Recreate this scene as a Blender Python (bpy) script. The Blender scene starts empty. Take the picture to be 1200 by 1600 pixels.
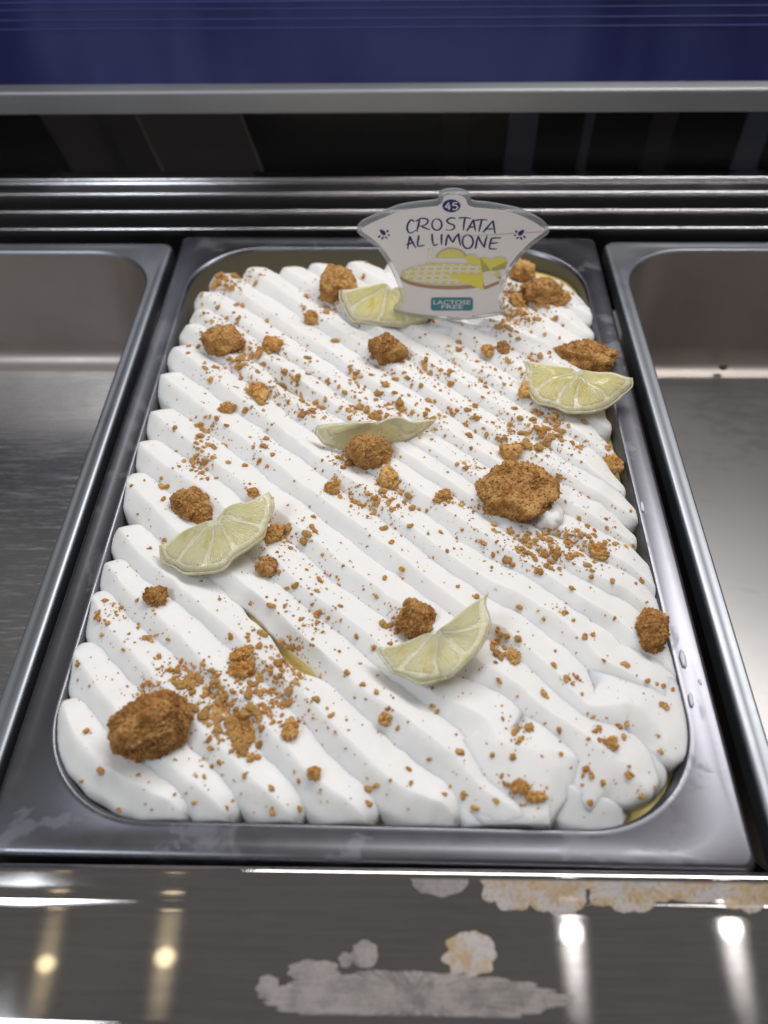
import bpy, bmesh, math, random
from mathutils import Vector, Matrix, noise
from mathutils.bvhtree import BVHTree
random.seed(7)
scene = bpy.context.scene
COL = scene.collection

# ------------------------------------------------------------------ camera
YAW, PITCH, ROLL = -0.0269671, 0.8862951, -0.0166389
EYE = Vector((0.0083719, -0.2519719, 0.2651341)); FPX = 1231.11
FWD = Vector((math.sin(YAW)*math.cos(PITCH), math.cos(YAW)*math.cos(PITCH), -math.sin(PITCH)))
RT0 = Vector((math.cos(YAW), -math.sin(YAW), 0)); UP0 = RT0.cross(FWD)
RT = math.cos(ROLL)*RT0 + math.sin(ROLL)*UP0
UP = -math.sin(ROLL)*RT0 + math.cos(ROLL)*UP0
cd = bpy.data.cameras.new('camera'); cam = bpy.data.objects.new('camera', cd); COL.objects.link(cam)
cam.matrix_world = Matrix(((RT.x, UP.x, -FWD.x, EYE.x), (RT.y, UP.y, -FWD.y, EYE.y), (RT.z, UP.z, -FWD.z, EYE.z), (0, 0, 0, 1)))
cd.sensor_fit = 'VERTICAL'; cd.sensor_height = 9.8; cd.lens = FPX/1600*9.8
cd.clip_start = 0.01; cd.clip_end = 20
cd.dof.use_dof = True; cd.dof.focus_distance = 0.335; cd.dof.aperture_fstop = 1.8
scene.camera = cam

# ------------------------------------------------------------------ light
world = bpy.data.worlds.new('World'); scene.world = world; world.use_nodes = True
bg = world.node_tree.nodes['Background']; bg.inputs[0].default_value = (1.0, 0.95, 0.92, 1); bg.inputs[1].default_value = 0.13

def lamp(name, loc, target, power, size, color, size_y=None, spread=180):
    l = bpy.data.lights.new(name, 'AREA'); l.energy = power; l.color = color
    l.shape = 'RECTANGLE' if size_y else 'DISK'; l.size = size
    if size_y: l.size_y = size_y
    l.spread = math.radians(spread)
    o = bpy.data.objects.new(name, l); COL.objects.link(o); o.location = loc
    o.rotation_euler = (Vector(target)-Vector(loc)).to_track_quat('-Z', 'Y').to_euler()
    return o
lamp('case_light', (0.20, 0.36, 0.72), (0.02, -0.02, 0), 6.1, 0.90, (1, 0.975, 0.955), 0.09)
lamp('counter_light', (-0.45, -0.34, 0.75), (-.02, 0.0, 0), 2.6, 0.22, (0.86, 0.93, 1.0), 0.22)
scene.view_settings.view_transform = 'Standard'; scene.view_settings.look = 'None'
scene.view_settings.exposure = 0.0; scene.view_settings.gamma = 1.0
scene.cycles.use_denoising = True
scene.cycles.max_bounces = 6; scene.cycles.diffuse_bounces = 3; scene.cycles.glossy_bounces = 4; scene.cycles.transmission_bounces = 5; scene.cycles.transparent_max_bounces = 8

# ------------------------------------------------------------------ geometry of the place
def ray(u, v): return ((u-600)/FPX*RT - (v-800)/FPX*UP + FWD)
def P(u, v, z=0.0):
    d = ray(u, v); return EYE + d*((z-EYE.z)/d.z)
def mpp(p): return (p-EYE).dot(FWD)/FPX          # metres covered by a photo pixel at point p

def downlight(u, v, power, size, color):
    p = P(u, v, 0.0); d = ray(u, v); d.z = -d.z
    q = p + d*(2.1/d.z)
    lamp('ceiling_downlight', q, p, power, size, color)
downlight(72, 1508, .022, 0.044, (1, 0.80, 0.46))
downlight(258, 1497, .030, 0.050, (1, 0.84, 0.52))
downlight(893, 1457, .13, 0.05, (1, 0.97, 0.95))
downlight(1142, 1450, .13, 0.05, (1, 0.97, 0.95))

# ------------------------------------------------------------------ helpers
def obj(name, data, mat=None, parent=None, label=None, cat=None, group=None, kind=None):
    o = bpy.data.objects.new(name, data); COL.objects.link(o)
    if mat is not None and data is not None:
        for m in (mat if isinstance(mat, (list, tuple)) else [mat]): data.materials.append(m)
    if parent is not None: o.parent = parent
    if label: o['label'] = label
    if cat: o['category'] = cat
    if group: o['group'] = group
    if kind: o['kind'] = kind
    return o
def mesh(name, verts, faces, smooth=True, mi=None):
    m = bpy.data.meshes.new(name); m.from_pydata([tuple(v) for v in verts], [], faces)
    bm = bmesh.new(); bm.from_mesh(m); bmesh.ops.recalc_face_normals(bm, faces=bm.faces); bm.to_mesh(m); bm.free()
    if smooth:
        for p in m.polygons: p.use_smooth = True
    if mi:
        for p, i in zip(m.polygons, mi): p.material_index = i
    m.update(); return m
def empty(name, loc=(0, 0, 0), **k):
    o = obj(name, None, **k); o.location = loc; o.empty_display_size = 0.01; return o

class N:                                            # terse node graphs
    def __init__(s, name):
        s.m = bpy.data.materials.new(name); s.m.use_nodes = True; s.t = s.m.node_tree
        s.b = s.t.nodes['Principled BSDF']
    def n(s, kind, **k):
        x = s.t.nodes.new('ShaderNode'+kind)
        for a, v in k.items():
            if hasattr(x, a): setattr(x, a, v)
            else: x.inputs[a.replace('_', ' ')].default_value = v
        return x
    def l(s, a, b): s.t.links.new(a, b)
    def set(s, **k):
        for a, v in k.items(): s.b.inputs[a.replace('_', ' ')].default_value = v
    def coord(s, scale=(1, 1, 1), rot=(0, 0, 0), out='Object'):
        c = s.n('TexCoord'); m = s.n('Mapping'); m.inputs['Scale'].default_value = scale; m.inputs['Rotation'].default_value = rot
        s.l(c.outputs[out], m.inputs[0]); return m.outputs[0]
    def noise(s, vec, scale, detail=4, rough=.55, dist=0):
        x = s.n('TexNoise'); x.inputs['Scale'].default_value = scale; x.inputs['Detail'].default_value = detail
        x.inputs['Roughness'].default_value = rough; x.inputs['Distortion'].default_value = dist
        s.l(vec, x.inputs['Vector']); return x.outputs['Fac']
    def ramp(s, fac, stops):
        r = s.n('ValToRGB'); e = r.color_ramp.elements
        while len(e) < len(stops): e.new(.5)
        for q, (p, c) in zip(e, stops):
            q.position = p; q.color = (c, c, c, 1) if isinstance(c, (int, float)) else (*c, 1)
        s.l(fac, r.inputs[0]); return r.outputs[0]
    def bump(s, h, strength, dist, normal=None):
        b = s.n('Bump'); b.inputs['Strength'].default_value = strength; b.inputs['Distance'].default_value = dist
        s.l(h, b.inputs['Height'])
        if normal is not None: s.l(normal, b.inputs['Normal'])
        return b.outputs[0]
    def to(s, out, inp): s.l(out, s.b.inputs[inp])

def plain(name, col, rough=.5, **k):
    g = N(name); g.set(Base_Color=(*col, 1), Roughness=rough, **k); return g.m

# ------------------------------------------------------------------ materials
def steel(name, col, r0, r1, stretch, scr=0.15, metal=1.0, scrdist=.0002, rotz=0.0, marks=0):
    g = N(name); g.set(Metallic=metal)
    v = g.coord(stretch, (0, 0, rotz)); w = g.coord()
    f = g.noise(v, 60, 6, .7); big = g.noise(w, 9, 4, .6)
    cr = g.ramp(big, [(.3, tuple(c*.86 for c in col)), (.7, col)]); g.to(cr, 'Base Color')
    mx = g.n('Math', operation='ADD'); g.l(f, mx.inputs[0]); g.l(big, mx.inputs[1])
    g.to(g.ramp(mx.outputs[0], [(.35, r0), (1.0, r1)]), 'Roughness')
    if marks:
        mk = g.ramp(g.noise(w, 38, 5, .6, .6), [(.56, 0.0), (.60, 1.0)]); rr_ = g.ramp(mx.outputs[0], [(.35, r0), (1.0, r1)])
        ad = g.n('MapRange', From_Min=0, From_Max=1, To_Min=0, To_Max=marks); g.l(mk, ad.inputs[0]); sm_ = g.n('Math', operation='ADD'); g.l(rr_, sm_.inputs[0]); g.l(ad.outputs[0], sm_.inputs[1]); g.to(sm_.outputs[0], 'Roughness')
    g.to(g.bump(f, scr, scrdist), 'Normal'); return g.m
M_RIM = steel('satin_dark_steel', (.20, .20, .225), .24, .34, (1, 1, 1), .10, marks=.12)
M_PAN = steel('pan_steel', (.56, .50, .465), .34, .48, (1, 14, 1), .12)
M_SIDE = steel('side_rim_steel', (.36, .38, .41), .30, .44, (1, 1, 1), .06)
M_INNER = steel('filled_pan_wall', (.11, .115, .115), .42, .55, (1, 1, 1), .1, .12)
M_RAIL = steel('rail_steel', (.62, .61, .62), .14, .20, (.02, 3, 3), .0)

def pan_floor():
    g = N('scratched_floor_steel'); g.set(Metallic=1.0)
    w = g.coord(); big = g.noise(w, 14, 5, .65)
    g.to(g.ramp(big, [(.3, (.46, .47, .49)), (.7, (.66, .66, .66))]), 'Base Color')
    a = g.noise(g.coord((1, 18, 1), (0, 0, .9)), 34, 5, .7); b = g.noise(g.coord((1, 20, 1), (0, 0, -.6)), 30, 5, .7)
    mx = g.n('Math', operation='MAXIMUM'); g.l(a, mx.inputs[0]); g.l(b, mx.inputs[1])
    s = g.ramp(mx.outputs[0], [(.56, 0.0), (.74, 1.0)])
    mr = g.n('MapRange', From_Min=0, From_Max=1, To_Min=.26, To_Max=.50); g.l(s, mr.inputs[0]); g.to(mr.outputs[0], 'Roughness')
    g.to(g.bump(s, .15, .0002), 'Normal'); return g.m
M_FLOOR = pan_floor()
M_FLOOR2 = steel('smooth_floor_steel', (.36, .35, .345), .26, .36, (1, 3, 1), .06)

def plate():
    g = N('brushed_mirror_steel'); g.set(Metallic=1.0, Base_Color=(.50, .49, .49, 1), Roughness=.045)
    w = g.coord(); sm = g.noise(w, 35, 5, .65)
    g.to(g.ramp(sm, [(.35, (.50, .475, .47)), (.7, (.62, .60, .595))]), 'Base Color')
    g.set(Roughness=.03)
    h = g.n('BsdfAnisotropic'); h.distribution = 'BECKMANN'; h.inputs['Roughness'].default_value = .105; h.inputs['Anisotropy'].default_value = .68
    g.l(g.ramp(g.noise(g.coord((.04, 1, 1)), 700, 4, .7), [(.3, (.50, .475, .47)), (.7, (.68, .65, .64))]), h.inputs['Color'])
    t = g.n('Tangent'); t.direction_type = 'UV_MAP'; t.uv_map = 'UVMap'; g.l(t.outputs[0], h.inputs['Tangent'])
    mix = g.n('MixShader'); mix.inputs[0].default_value = .60
    g.l(g.b.outputs[0], mix.inputs[1]); g.l(h.outputs[0], mix.inputs[2])
    out = g.t.nodes['Material Output']; g.l(mix.outputs[0], out.inputs[0]); return g.m
M_PLATE = plate()

def cream():
    g = N('whipped_cream'); g.set(Base_Color=(.89, .875, .85, 1), Roughness=.42)
    g.b.inputs['Specular IOR Level'].default_value = .35
    g.b.inputs['Subsurface Weight'].default_value = .6
    g.b.inputs['Subsurface Radius'].default_value = (1, .85, .6); g.b.inputs['Subsurface Scale'].default_value = .0050
    w = g.coord(); n1 = g.noise(w, 260, 4, .6)
    vo = g.n('TexVoronoi'); vo.inputs['Scale'].default_value = 170; g.l(w, vo.inputs['Vector'])
    wn = g.n('TexVoronoi'); wn.feature = 'F1'; wn.inputs['Scale'].default_value = 170; g.l(w, wn.inputs['Vector'])
    pit = g.ramp(vo.outputs['Distance'], [(.06, 0.0), (.13, 1.0)])
    sel = g.n('SeparateColor'); g.l(vo.outputs['Color'], sel.inputs[0])
    keep = g.ramp(sel.outputs[0], [(.12, 0.0), (.14, 1.0)])
    mx = g.n('Math', operation='MAXIMUM'); g.l(pit, mx.inputs[0]); g.l(keep, mx.inputs[1])
    b1 = g.bump(mx.outputs[0], .9, .0009); g.to(g.bump(n1, .16, .0007, b1), 'Normal'); return g.m
M_CREAM = cream()

def gelato():
    g = N('lemon_gelato'); w = g.coord(); n = g.noise(w, 120, 5, .65)
    g.to(g.ramp(n, [(.3, (.80, .57, .16)), (.7, (.90, .73, .32))]), 'Base Color'); g.set(Roughness=.4)
    g.b.inputs['Subsurface Weight'].default_value = .3; g.b.inputs['Subsurface Scale'].default_value = .003
    g.to(g.bump(n, .4, .001), 'Normal'); return g.m
M_GEL = gelato()

def biscuit(name, a, b, c, sss=.0, scale=900):
    g = N(name); w = g.coord(); n = g.noise(w, scale, 5, .7); big = g.noise(w, 130, 3, .6)
    mx = g.n('Math', operation='ADD'); g.l(n, mx.inputs[0]); g.l(big, mx.inputs[1])
    oi = g.n('ObjectInfo'); ad = g.n('MapRange', From_Min=0, From_Max=1, To_Min=-.10, To_Max=.10); g.l(oi.outputs['Random'], ad.inputs[0])
    m2 = g.n('Math', operation='ADD'); g.l(mx.outputs[0], m2.inputs[0]); g.l(ad.outputs[0], m2.inputs[1])
    g.to(g.ramp(m2.outputs[0], [(.62, a), (1.0, b), (1.3 if False else .99, b)] if False else [(.6, a), (.95, b), (1.0, c)]), 'Base Color')
    g.set(Roughness=.7); g.b.inputs['Specular IOR Level'].default_value = .25
    if sss: g.b.inputs['Subsurface Weight'].default_value = sss; g.b.inputs['Subsurface Radius'].default_value = (1, .5, .2); g.b.inputs['Subsurface Scale'].default_value = .0015
    vo = g.n('TexVoronoi'); vo.inputs['Scale'].default_value = 800; g.l(w, vo.inputs['Vector'])
    b1 = g.bump(vo.outputs['Distance'], .5, -.0006); g.to(g.bump(n, .5, .0006, b1), 'Normal'); return g.m
M_BIS = biscuit('baked_biscuit', (.22, .098, .024), (.41, .195, .056), (.56, .31, .11))
M_CRUMB = biscuit('golden_crumb', (.40, .170, .036), (.59, .285, .078), (.70, .41, .15), .2, 600)

def lemon(name, a, b, rough=.28, trans=.0, sss=.5):
    g = N(name); g.set(Roughness=rough)
    g.b.inputs['Subsurface Weight'].default_value = sss; g.b.inputs['Subsurface Radius'].default_value = (1, .9, .35); g.b.inputs['Subsurface Scale'].default_value = .0045
    uv = g.coord((2.2, 14, 1), out='UV'); n = g.noise(uv, 1.6, 5, .65, .5); w = g.coord(); n2 = g.noise(w, 160, 4, .6)
    mx = g.n('Math', operation='ADD'); g.l(n, mx.inputs[0]); g.l(n2, mx.inputs[1])
    g.to(g.ramp(mx.outputs[0], [(.72, a), (1.0, b)]), 'Base Color')
    g.to(g.bump(n, .8, .0015), 'Normal'); g.b.inputs['Coat Weight'].default_value = .2; g.b.inputs['Coat Roughness'].default_value = .06
    tl = g.n('BsdfTranslucent'); tl.inputs[0].default_value = (*b, 1); tp = g.n('BsdfTransparent'); tp.inputs[0].default_value = (*b, 1)
    m1 = g.n('MixShader'); m1.inputs[0].default_value = .05; m2 = g.n('MixShader'); m2.inputs[0].default_value = .03
    g.l(g.b.outputs[0], m1.inputs[1]); g.l(tl.outputs[0], m1.inputs[2]); g.l(m1.outputs[0], m2.inputs[1]); g.l(tp.outputs[0], m2.inputs[2]); g.l(m2.outputs[0], g.t.nodes['Material Output'].inputs[0])
    return g.m
M_PULP = lemon('lemon_pulp', (.86, .66, .16), (1.0, .87, .44), .10, .0, .4)
M_PULPG = lemon('pale_lemon_pulp', (.84, .69, .25), (1.0, .90, .54), .10, .0, .4)
M_PITH = lemon('lemon_membrane', (.78, .68, .34), (.97, .88, .60), .2, .0, .3)
M_RIND = lemon('lemon_rind', (.78, .67, .32), (.96, .87, .58), .25, .0, .3)

M_BLUE = N('blue_gloss_panel'); M_BLUE.set(Roughness=.22); M_BLUE.to(M_BLUE.ramp(M_BLUE.noise(M_BLUE.coord((1, .3, .3)), 11, 3, .55), [(.38, (.010, .014, .115)), (.60, (.044, .056, .20))]), 'Base Color'); M_BLUE.b.inputs['Coat Weight'].default_value = .6; M_BLUE.b.inputs['Coat Roughness'].default_value = .12; M_BLUE = M_BLUE.m  # lighter blue patches in the base colour imitate soft reflections
M_BLUELINE = plain('blue_reflection_paint', (.055, .070, .25), .5)  # lighter blue for the painted reflection lines
M_BLACK = N('dark_glass_panel'); M_BLACK.set(Base_Color=(.008, .0065, .007, 1), Roughness=.16); M_BLACK = M_BLACK.m
M_ALU = steel('matte_aluminium', (.46, .47, .48), .5, .6, (.05, 2, 2), .05)
M_WELL = plain('dark_well', (.012, .012, .013), .6)

# ------------------------------------------------------------------ setting: counter, ledge, back panels
def extrude_x(name, prof, x0, x1, mat, parent=None, uv=False, closed=False, segs=1, **k):
    vs, fs = [], []; n = len(prof)
    for i in range(segs+1):
        x = x0+(x1-x0)*i/segs
        vs += [(x, y, z) for y, z in prof]
    for i in range(segs):
        for j in range(n if closed else n-1):
            a = i*n+j; b = i*n+(j+1) % n; fs.append((a, b, b+n, a+n))
    if closed: fs += [tuple(range(n)), tuple(range(n*segs, n*segs+n))]
    m = mesh(name, vs, fs, True)
    m.set_sharp_from_angle(angle=math.radians(40))
    if uv:
        u = m.uv_layers.new(name='UVMap')
        for lp in m.loops: c = m.vertices[lp.vertex_index].co; u.data[lp.index].uv = (c.x*4, c.y*4)
    return obj(name, m, mat, parent, **k)
def arc(cy, cz, r, a0, a1, n=8):
    return [(cy+r*math.cos(math.radians(a0+(a1-a0)*i/n)), cz+r*math.sin(math.radians(a0+(a1-a0)*i/n))) for i in range(n+1)]

well = obj('counter_well', mesh('counter_well', [(-.6, -.20, -.13), (.6, -.20, -.13), (.6, .24, -.13), (-.6, .24, -.13)], [(0, 1, 2, 3)]), M_WELL, kind='structure', label='dark hollow of the cabinet beneath the pans')
front = extrude_x('front_counter', [(-.1812, -.05)] + arc(-.1838, -.0010, .0026, 0, 100, 10) + [(-.1880, .00115), (-.19135, .00075)] + arc(-.1918, -.0014, .0022, 82, 98, 6) + [(-.1932, .00050), (-.1950, .00050), (-.2050, .0005), (-.2215, .0005)] + arc(-.2237, -.0020, .0025, 85, 180, 8) + [(-.2262, -.03)], -.6, .6, M_PLATE, uv=True, kind='structure', label='polished steel front edge of the counter with water stains')
back = obj('back_ledge', None, kind='structure', label='stepped steel ledge behind the pans')
E4 = [(.1905, 0.0), (.2030, .0045), (.2160, .0091), (.2290, .0118)]
extrude_x('grille_floor', [(.1880, -.06), (.1900, -.018), (.2300, -.010), (.2480, -.006)], -.7, .7, M_WELL, back)
for i, (ey, ez) in enumerate(E4):
    if i < 3: extrude_x('grille_slat', [(ey-.0010, ez-.020)] + arc(ey+.0002, ez-.0012, .0012, 180, 0, 10) + [(ey+.0014, ez-.020)], -.7, .7, M_RAIL, back)
    else: extrude_x('grille_top', [(ey-.012, ez-.0042), (ey-.0012, ez-.0024)] + arc(ey+.0001, ez-.0012, .0012, 180, 60, 8) + [(.2490, ez-.006)], -.7, .7, M_RAIL, back)
M_GLASS = N('tinted_glass')
_t = M_GLASS.n('BsdfTransparent'); _t.inputs[0].default_value = (.30, .29, .30, 1); _g = M_GLASS.n('BsdfGlossy'); _g.inputs['Roughness'].default_value = .3
_m = M_GLASS.n('MixShader'); _m.inputs[0].default_value = .02; M_GLASS.l(_t.outputs[0], _m.inputs[1]); M_GLASS.l(_g.outputs[0], _m.inputs[2]); M_GLASS.l(_m.outputs[0], M_GLASS.t.nodes['Material Output'].inputs[0]); M_GLASS = M_GLASS.m
extrude_x('dark_panel', [(.2492, -.006), (.2510, .0500)], -.8, .8, M_GLASS, kind='structure', label='dark tinted glass panel behind the steel grille')
rear = extrude_x('rear_wall', [(.2497, -.075), (.330, -.075), (.3302, .30)], -.9, .9, M_BLACK, kind='structure', label='dark wall of the cabinet behind the tinted glass')
def add_reflection_bar(u0, u1, col, y=.3275, lean=0.0):  # added bars behind the glass, coloured to imitate its reflections
    a = EYE+ray(u0, 222)*((y-EYE.y)/ray(u0, 222).y); b = EYE+ray(u1, 222)*((y-EYE.y)/ray(u1, 222).y)
    vs = [(x+lean*(z-.02), yy, z) for z in (-.0745, .20) for x, yy in ((a.x, y), (b.x, y), (b.x, y+.002), (a.x, y+.002))]
    obj('reflection_bar', mesh('reflection_bar', vs, [(0, 1, 2, 3), (4, 5, 6, 7), (0, 1, 5, 4), (1, 2, 6, 5), (2, 3, 7, 6), (3, 0, 4, 7)], False), plain('reflection_bar_paint', col, .5), rear)
add_reflection_bar(70, 375, (.75, .66, .62), lean=-.25); add_reflection_bar(165, 215, (.52, .45, .42), .3262, -.25)
add_reflection_bar(690, 730, (.05, .045, .05)); add_reflection_bar(792, 836, (.5, .55, .8)); add_reflection_bar(908, 922, (.40, .40, .48)); add_reflection_bar(1010, 1048, (.16, .14, .18)); add_reflection_bar(1155, 1196, (.55, .62, .9))
extrude_x('trim_bar', [(.2508, .0448)] + arc(.2448, .0466, .0018, 270, 180, 5) + arc(.2452, .0565, .0022, 180, 90, 5) + [(.2530, .0592)], -.8, .8, M_ALU, kind='structure', label='matte aluminium bar below the blue panel')
blue = extrude_x('blue_panel', [(.2520, .0570), (.2680, .150)], -.8, .8, M_BLUE, kind='structure', label='glossy dark blue panel at the back')
for k, zz in enumerate((.0880, .0925, .0975, .1010)):  # added thin strips imitating light lines reflected in the gloss
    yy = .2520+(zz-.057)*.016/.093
    extrude_x('reflection_line', [(yy+.0006, zz-.0006), (yy-.0004, zz-.0004), (yy-.0005, zz+.0002), (yy+.0006, zz+.0005)], -.8, .8, M_BLUELINE, blue)

# ------------------------------------------------------------------ pans
def rrect(hw, hd, r, z, nc=14, cx=0, cy=0, ns=6):
    pts = []
    cs = [(hw-r, hd-r, 0), (-hw+r, hd-r, 90), (-hw+r, -hd+r, 180), (hw-r, -hd+r, 270)]
    for ci, (x, y, a0) in enumerate(cs):
        arcp = [(cx+x+r*math.cos(math.radians(a0+90*i/nc)), cy+y+r*math.sin(math.radians(a0+90*i/nc)), z) for i in range(nc+1)]
        pts += arcp
        nx, ny, na = cs[(ci+1) % 4]
        e = (cx+nx+r*math.cos(math.radians(na)), cy+ny+r*math.sin(math.radians(na)), z); s = arcp[-1]
        for j in range(1, ns): t = j/ns; pts.append((s[0]+(e[0]-s[0])*t, s[1]+(e[1]-s[1])*t, z))
    return pts
def loft(name, rings, mat, parent, fill=False, **k):
    vs, fs = [], []; n = len(rings[0])
    for r in rings: vs += r
    for i in range(len(rings)-1):
        for j in range(n): a = i*n+j; b = i*n+(j+1) % n; fs.append((a, b, b+n, a+n))
    if fill: fs.append(tuple(range((len(rings)-1)*n, len(rings)*n)))
    return obj(name, mesh(name, vs, fs), mat, parent, **k)

def pan(label, cx, cy, rz, hw, hd, rim, ro, ri, depth, mat_rim, mat_in, mat_floor, dz=0):
    root = empty('gelato_pan', (cx, cy, dz), label=label, cat='pan'); root.rotation_euler.z = rz
    iw, idp = hw-rim, hd-rim
    loft('rim', [rrect(hw, hd, ro, -.009), rrect(hw, hd, ro, -.0022), rrect(hw-.0003, hd-.0003, ro, -.0010), rrect(hw-.0010, hd-.0010, ro, -.0002), rrect(hw-.0020, hd-.0020, ro, 0),
                 rrect(hw-.0020-rim*.25, hd-.0020-rim*.25, (ro+ri)/2, -.0002), rrect(iw+.0022, idp+.0022, ri+.002, -.0008), rrect(iw+.0010, idp+.0010, ri+.001, -.0004), rrect(iw+.0002, idp+.0002, ri, -.0008), rrect(iw-.0005, idp-.0005, ri, -.0022)], mat_rim, root)
    loft('wall', [rrect(iw-.0005, idp-.0005, ri, -.0022), rrect(iw-.0012, idp-.0012, ri, -.012), rrect(iw-.003, idp-.003, ri, -depth*.5), rrect(iw-.0048, idp-.0048, ri, -depth+.016),
                  rrect(iw-.0058, idp-.0058, ri, -depth+.009), rrect(iw-.0085, idp-.0085, ri-.002, -depth+.0042), rrect(iw-.0125, idp-.0125, ri-.005, -depth+.0012), rrect(iw-.018, idp-.018, ri-.008, -depth)], mat_in, root)
    loft('floor', [rrect(iw-.018, idp-.018, ri-.008, -depth), rrect(iw*.5, idp*.5, .02, -depth-.0004)], mat_floor, root, fill=True)
    return root
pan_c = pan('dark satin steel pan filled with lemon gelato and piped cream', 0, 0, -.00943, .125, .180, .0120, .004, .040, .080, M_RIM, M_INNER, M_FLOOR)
pan_l = pan('empty scratched steel pan on the left side', -.2538, -.004, -.004, .125, .180, .0085, .006, .038, .079, M_SIDE, M_PAN, M_FLOOR, -.001)
pan_r = pan('empty steel pan on the right with a brown speck', .2560, -.004, -.004, .125, .180, .0085, .006, .038, .084, M_SIDE, M_PAN, M_FLOOR2, -.001)

# ------------------------------------------------------------------ lemon gelato base
vs, fs = [], []
rings = []
for f, z in ((1, -.0095), (.965, -.0088), (.93, -.0080), (.87, -.007), (.6, -.0035), (.2, -.0030)):
    rings.append([(x, y, z + (.0012*noise.noise((x*60, y*60, 3)) if f < .99 else 0) - (.014*max(0, min(1, (y*.8-x*1.2+.01)/.18))*(f-.85)/.15 if f > .85 else 0)) for x, y, _ in rrect(.1116*f, .1666*f, .039*f, z)])
loft('lemon_gelato', rings, M_GEL, None, fill=True, label='pale yellow lemon gelato showing around and between the cream ridges', cat='gelato').rotation_euler.z = -.00943

# ------------------------------------------------------------------ piped cream
RID = [
 [(98, 1092), (108, 1122), (124, 1152), (160, 1190), (220, 1224), (267, 1250), (300, 1276)],
 [(112, 1006), (130, 1034), (147, 1062), (180, 1102), (215, 1148), (267, 1193), (300, 1218), (330, 1242), (366, 1284)],
 [(140, 924), (153, 943), (173, 980), (207, 1017), (247, 1060), (290, 1108), (347, 1168), (375, 1197), (413, 1230), (440, 1255), (472, 1288)],
 [(165, 874), (180, 892), (203, 920), (240, 953), (280, 990), (320, 1033), (367, 1080), (400, 1110), (447, 1162), (480, 1203), (512, 1228), (552, 1256), (590, 1290)],
 [(186, 820), (203, 842), (227, 868), (267, 903), (313, 940), (363, 985), (400, 1017), (447, 1057), (483, 1090), (540, 1147), (583, 1190), (632, 1228), (690, 1252), (727, 1288)],
 [(190, 740), (215, 764), (260, 812), (300, 848), (343, 880), (380, 907), (430, 950), (480, 995), (523, 1033), (573, 1076), (627, 1113), (673, 1147), (717, 1183), (748, 1222), (800, 1258), (852, 1296)],
 [(213, 686), (240, 710), (285, 740), (330, 772), (385, 822), (440, 880), (480, 918), (527, 950), (580, 990), (620, 1030), (673, 1074), (730, 1102), (765, 1124), (779, 1152), (812, 1166), (862, 1166), (922, 1182)],
 [(236, 638), (262, 660), (310, 697), (380, 752), (450, 808), (530, 870), (600, 922), (680, 980), (760, 1037), (803, 1060), (847, 1100), (893, 1130), (947, 1166), (987, 1193), (1024, 1238)],
 [(250, 580), (280, 603), (340, 650), (420, 712), (500, 772), (590, 838), (680, 908), (760, 965), (793, 980), (843, 1023), (877, 1055), (905, 1085), (926, 1100), (950, 1098), (980, 1092), (1015, 1112), (1042, 1146), (1060, 1188)],
 [(270, 538), (300, 560), (370, 614), (460, 682), (560, 755), (660, 832), (760, 900), (807, 920), (870, 960), (910, 993), (947, 1028), (993, 1053), (1037, 1080), (1086, 1132)],
 [(290, 503), (330, 533), (420, 598), (520, 670), (620, 738), (720, 806), (800, 860), (863, 900), (920, 937), (967, 963), (1000, 996), (1040, 1026), (1074, 1064)],
 [(304, 480), (350, 512), (440, 572), (540, 640), (640, 708), (740, 775), (840, 842), (920, 888), (985, 920), (1043, 958)],
 [(313, 452), (370, 492), (470, 558), (570, 626), (670, 693), (770, 757), (860, 812), (930, 850), (985, 880), (1043, 922)],
 [(338, 426), (400, 470), (500, 536), (600, 602), (700, 668), (800, 730), (880, 778), (945, 812), (998, 846)],
 [(390, 415), (450, 458), (540, 518), (640, 584), (740, 648), (830, 703), (910, 752), (960, 780), (1002, 806)],
 [(445, 415), (510, 458), (600, 516), (690, 574), (780, 630), (860, 684), (925, 728), (980, 766)],
 [(488, 409), (550, 448), (640, 506), (730, 562), (810, 612), (890, 662), (968, 714)],
 [(549, 406), (620, 450), (710, 506), (790, 556), (870, 606), (958, 664)],
 [(612, 405), (690, 452), (770, 500), (850, 552), (950, 618)],
 [(676, 406), (740, 442), (820, 490), (890, 534), (942, 572)],
 [(736, 408), (800, 442), (860, 478), (930, 520)],
 [(790, 414), (850, 448), (936, 492)],
 [(842, 432), (880, 452), (916, 474)],
 [(826, 1195), (870, 1212), (930, 1236), (985, 1254)],
 [(960, 1140), (990, 1172), (1015, 1200), (1032, 1222)],
 [(622, 500), (665, 509), (715, 512), (770, 508), (812, 496)],
]
PROF = [(-1.06, -1.3), (-1.02, -.75), (-.95, -.25), (-.82, .10), (-.56, .44), (-.28, .79), (-.12, .955), (-.035, 1.0), (.06, .965), (.44, .78), (.78, .56), (1.0, .32), (1.14, -.4), (1.18, -1.2)]
def cat(p, t):
    n = len(p)-1; i = min(int(t*n), n-1); f = t*n-i
    a, b, c, d = p[max(i-1, 0)], p[i], p[i+1], p[min(i+2, n)]
    return .5*((2*b)+(c-a)*f+(2*a-5*b+4*c-d)*f*f+(3*b-a-3*c+d)*f**3)
PR = [Vector((a, b, 0)) for a, b in PROF]
NPF = 44
prof = [cat(PR, j/(NPF-1)) for j in range(NPF)]
def edge_dist(p):
    q = Matrix.Rotation(.00943, 3, 'Z') @ p; return min(.1125-abs(q.x), .1675-abs(q.y))
RZI = Matrix.Rotation(.00943, 3, 'Z'); RZO = Matrix.Rotation(-.00943, 3, 'Z')
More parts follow.
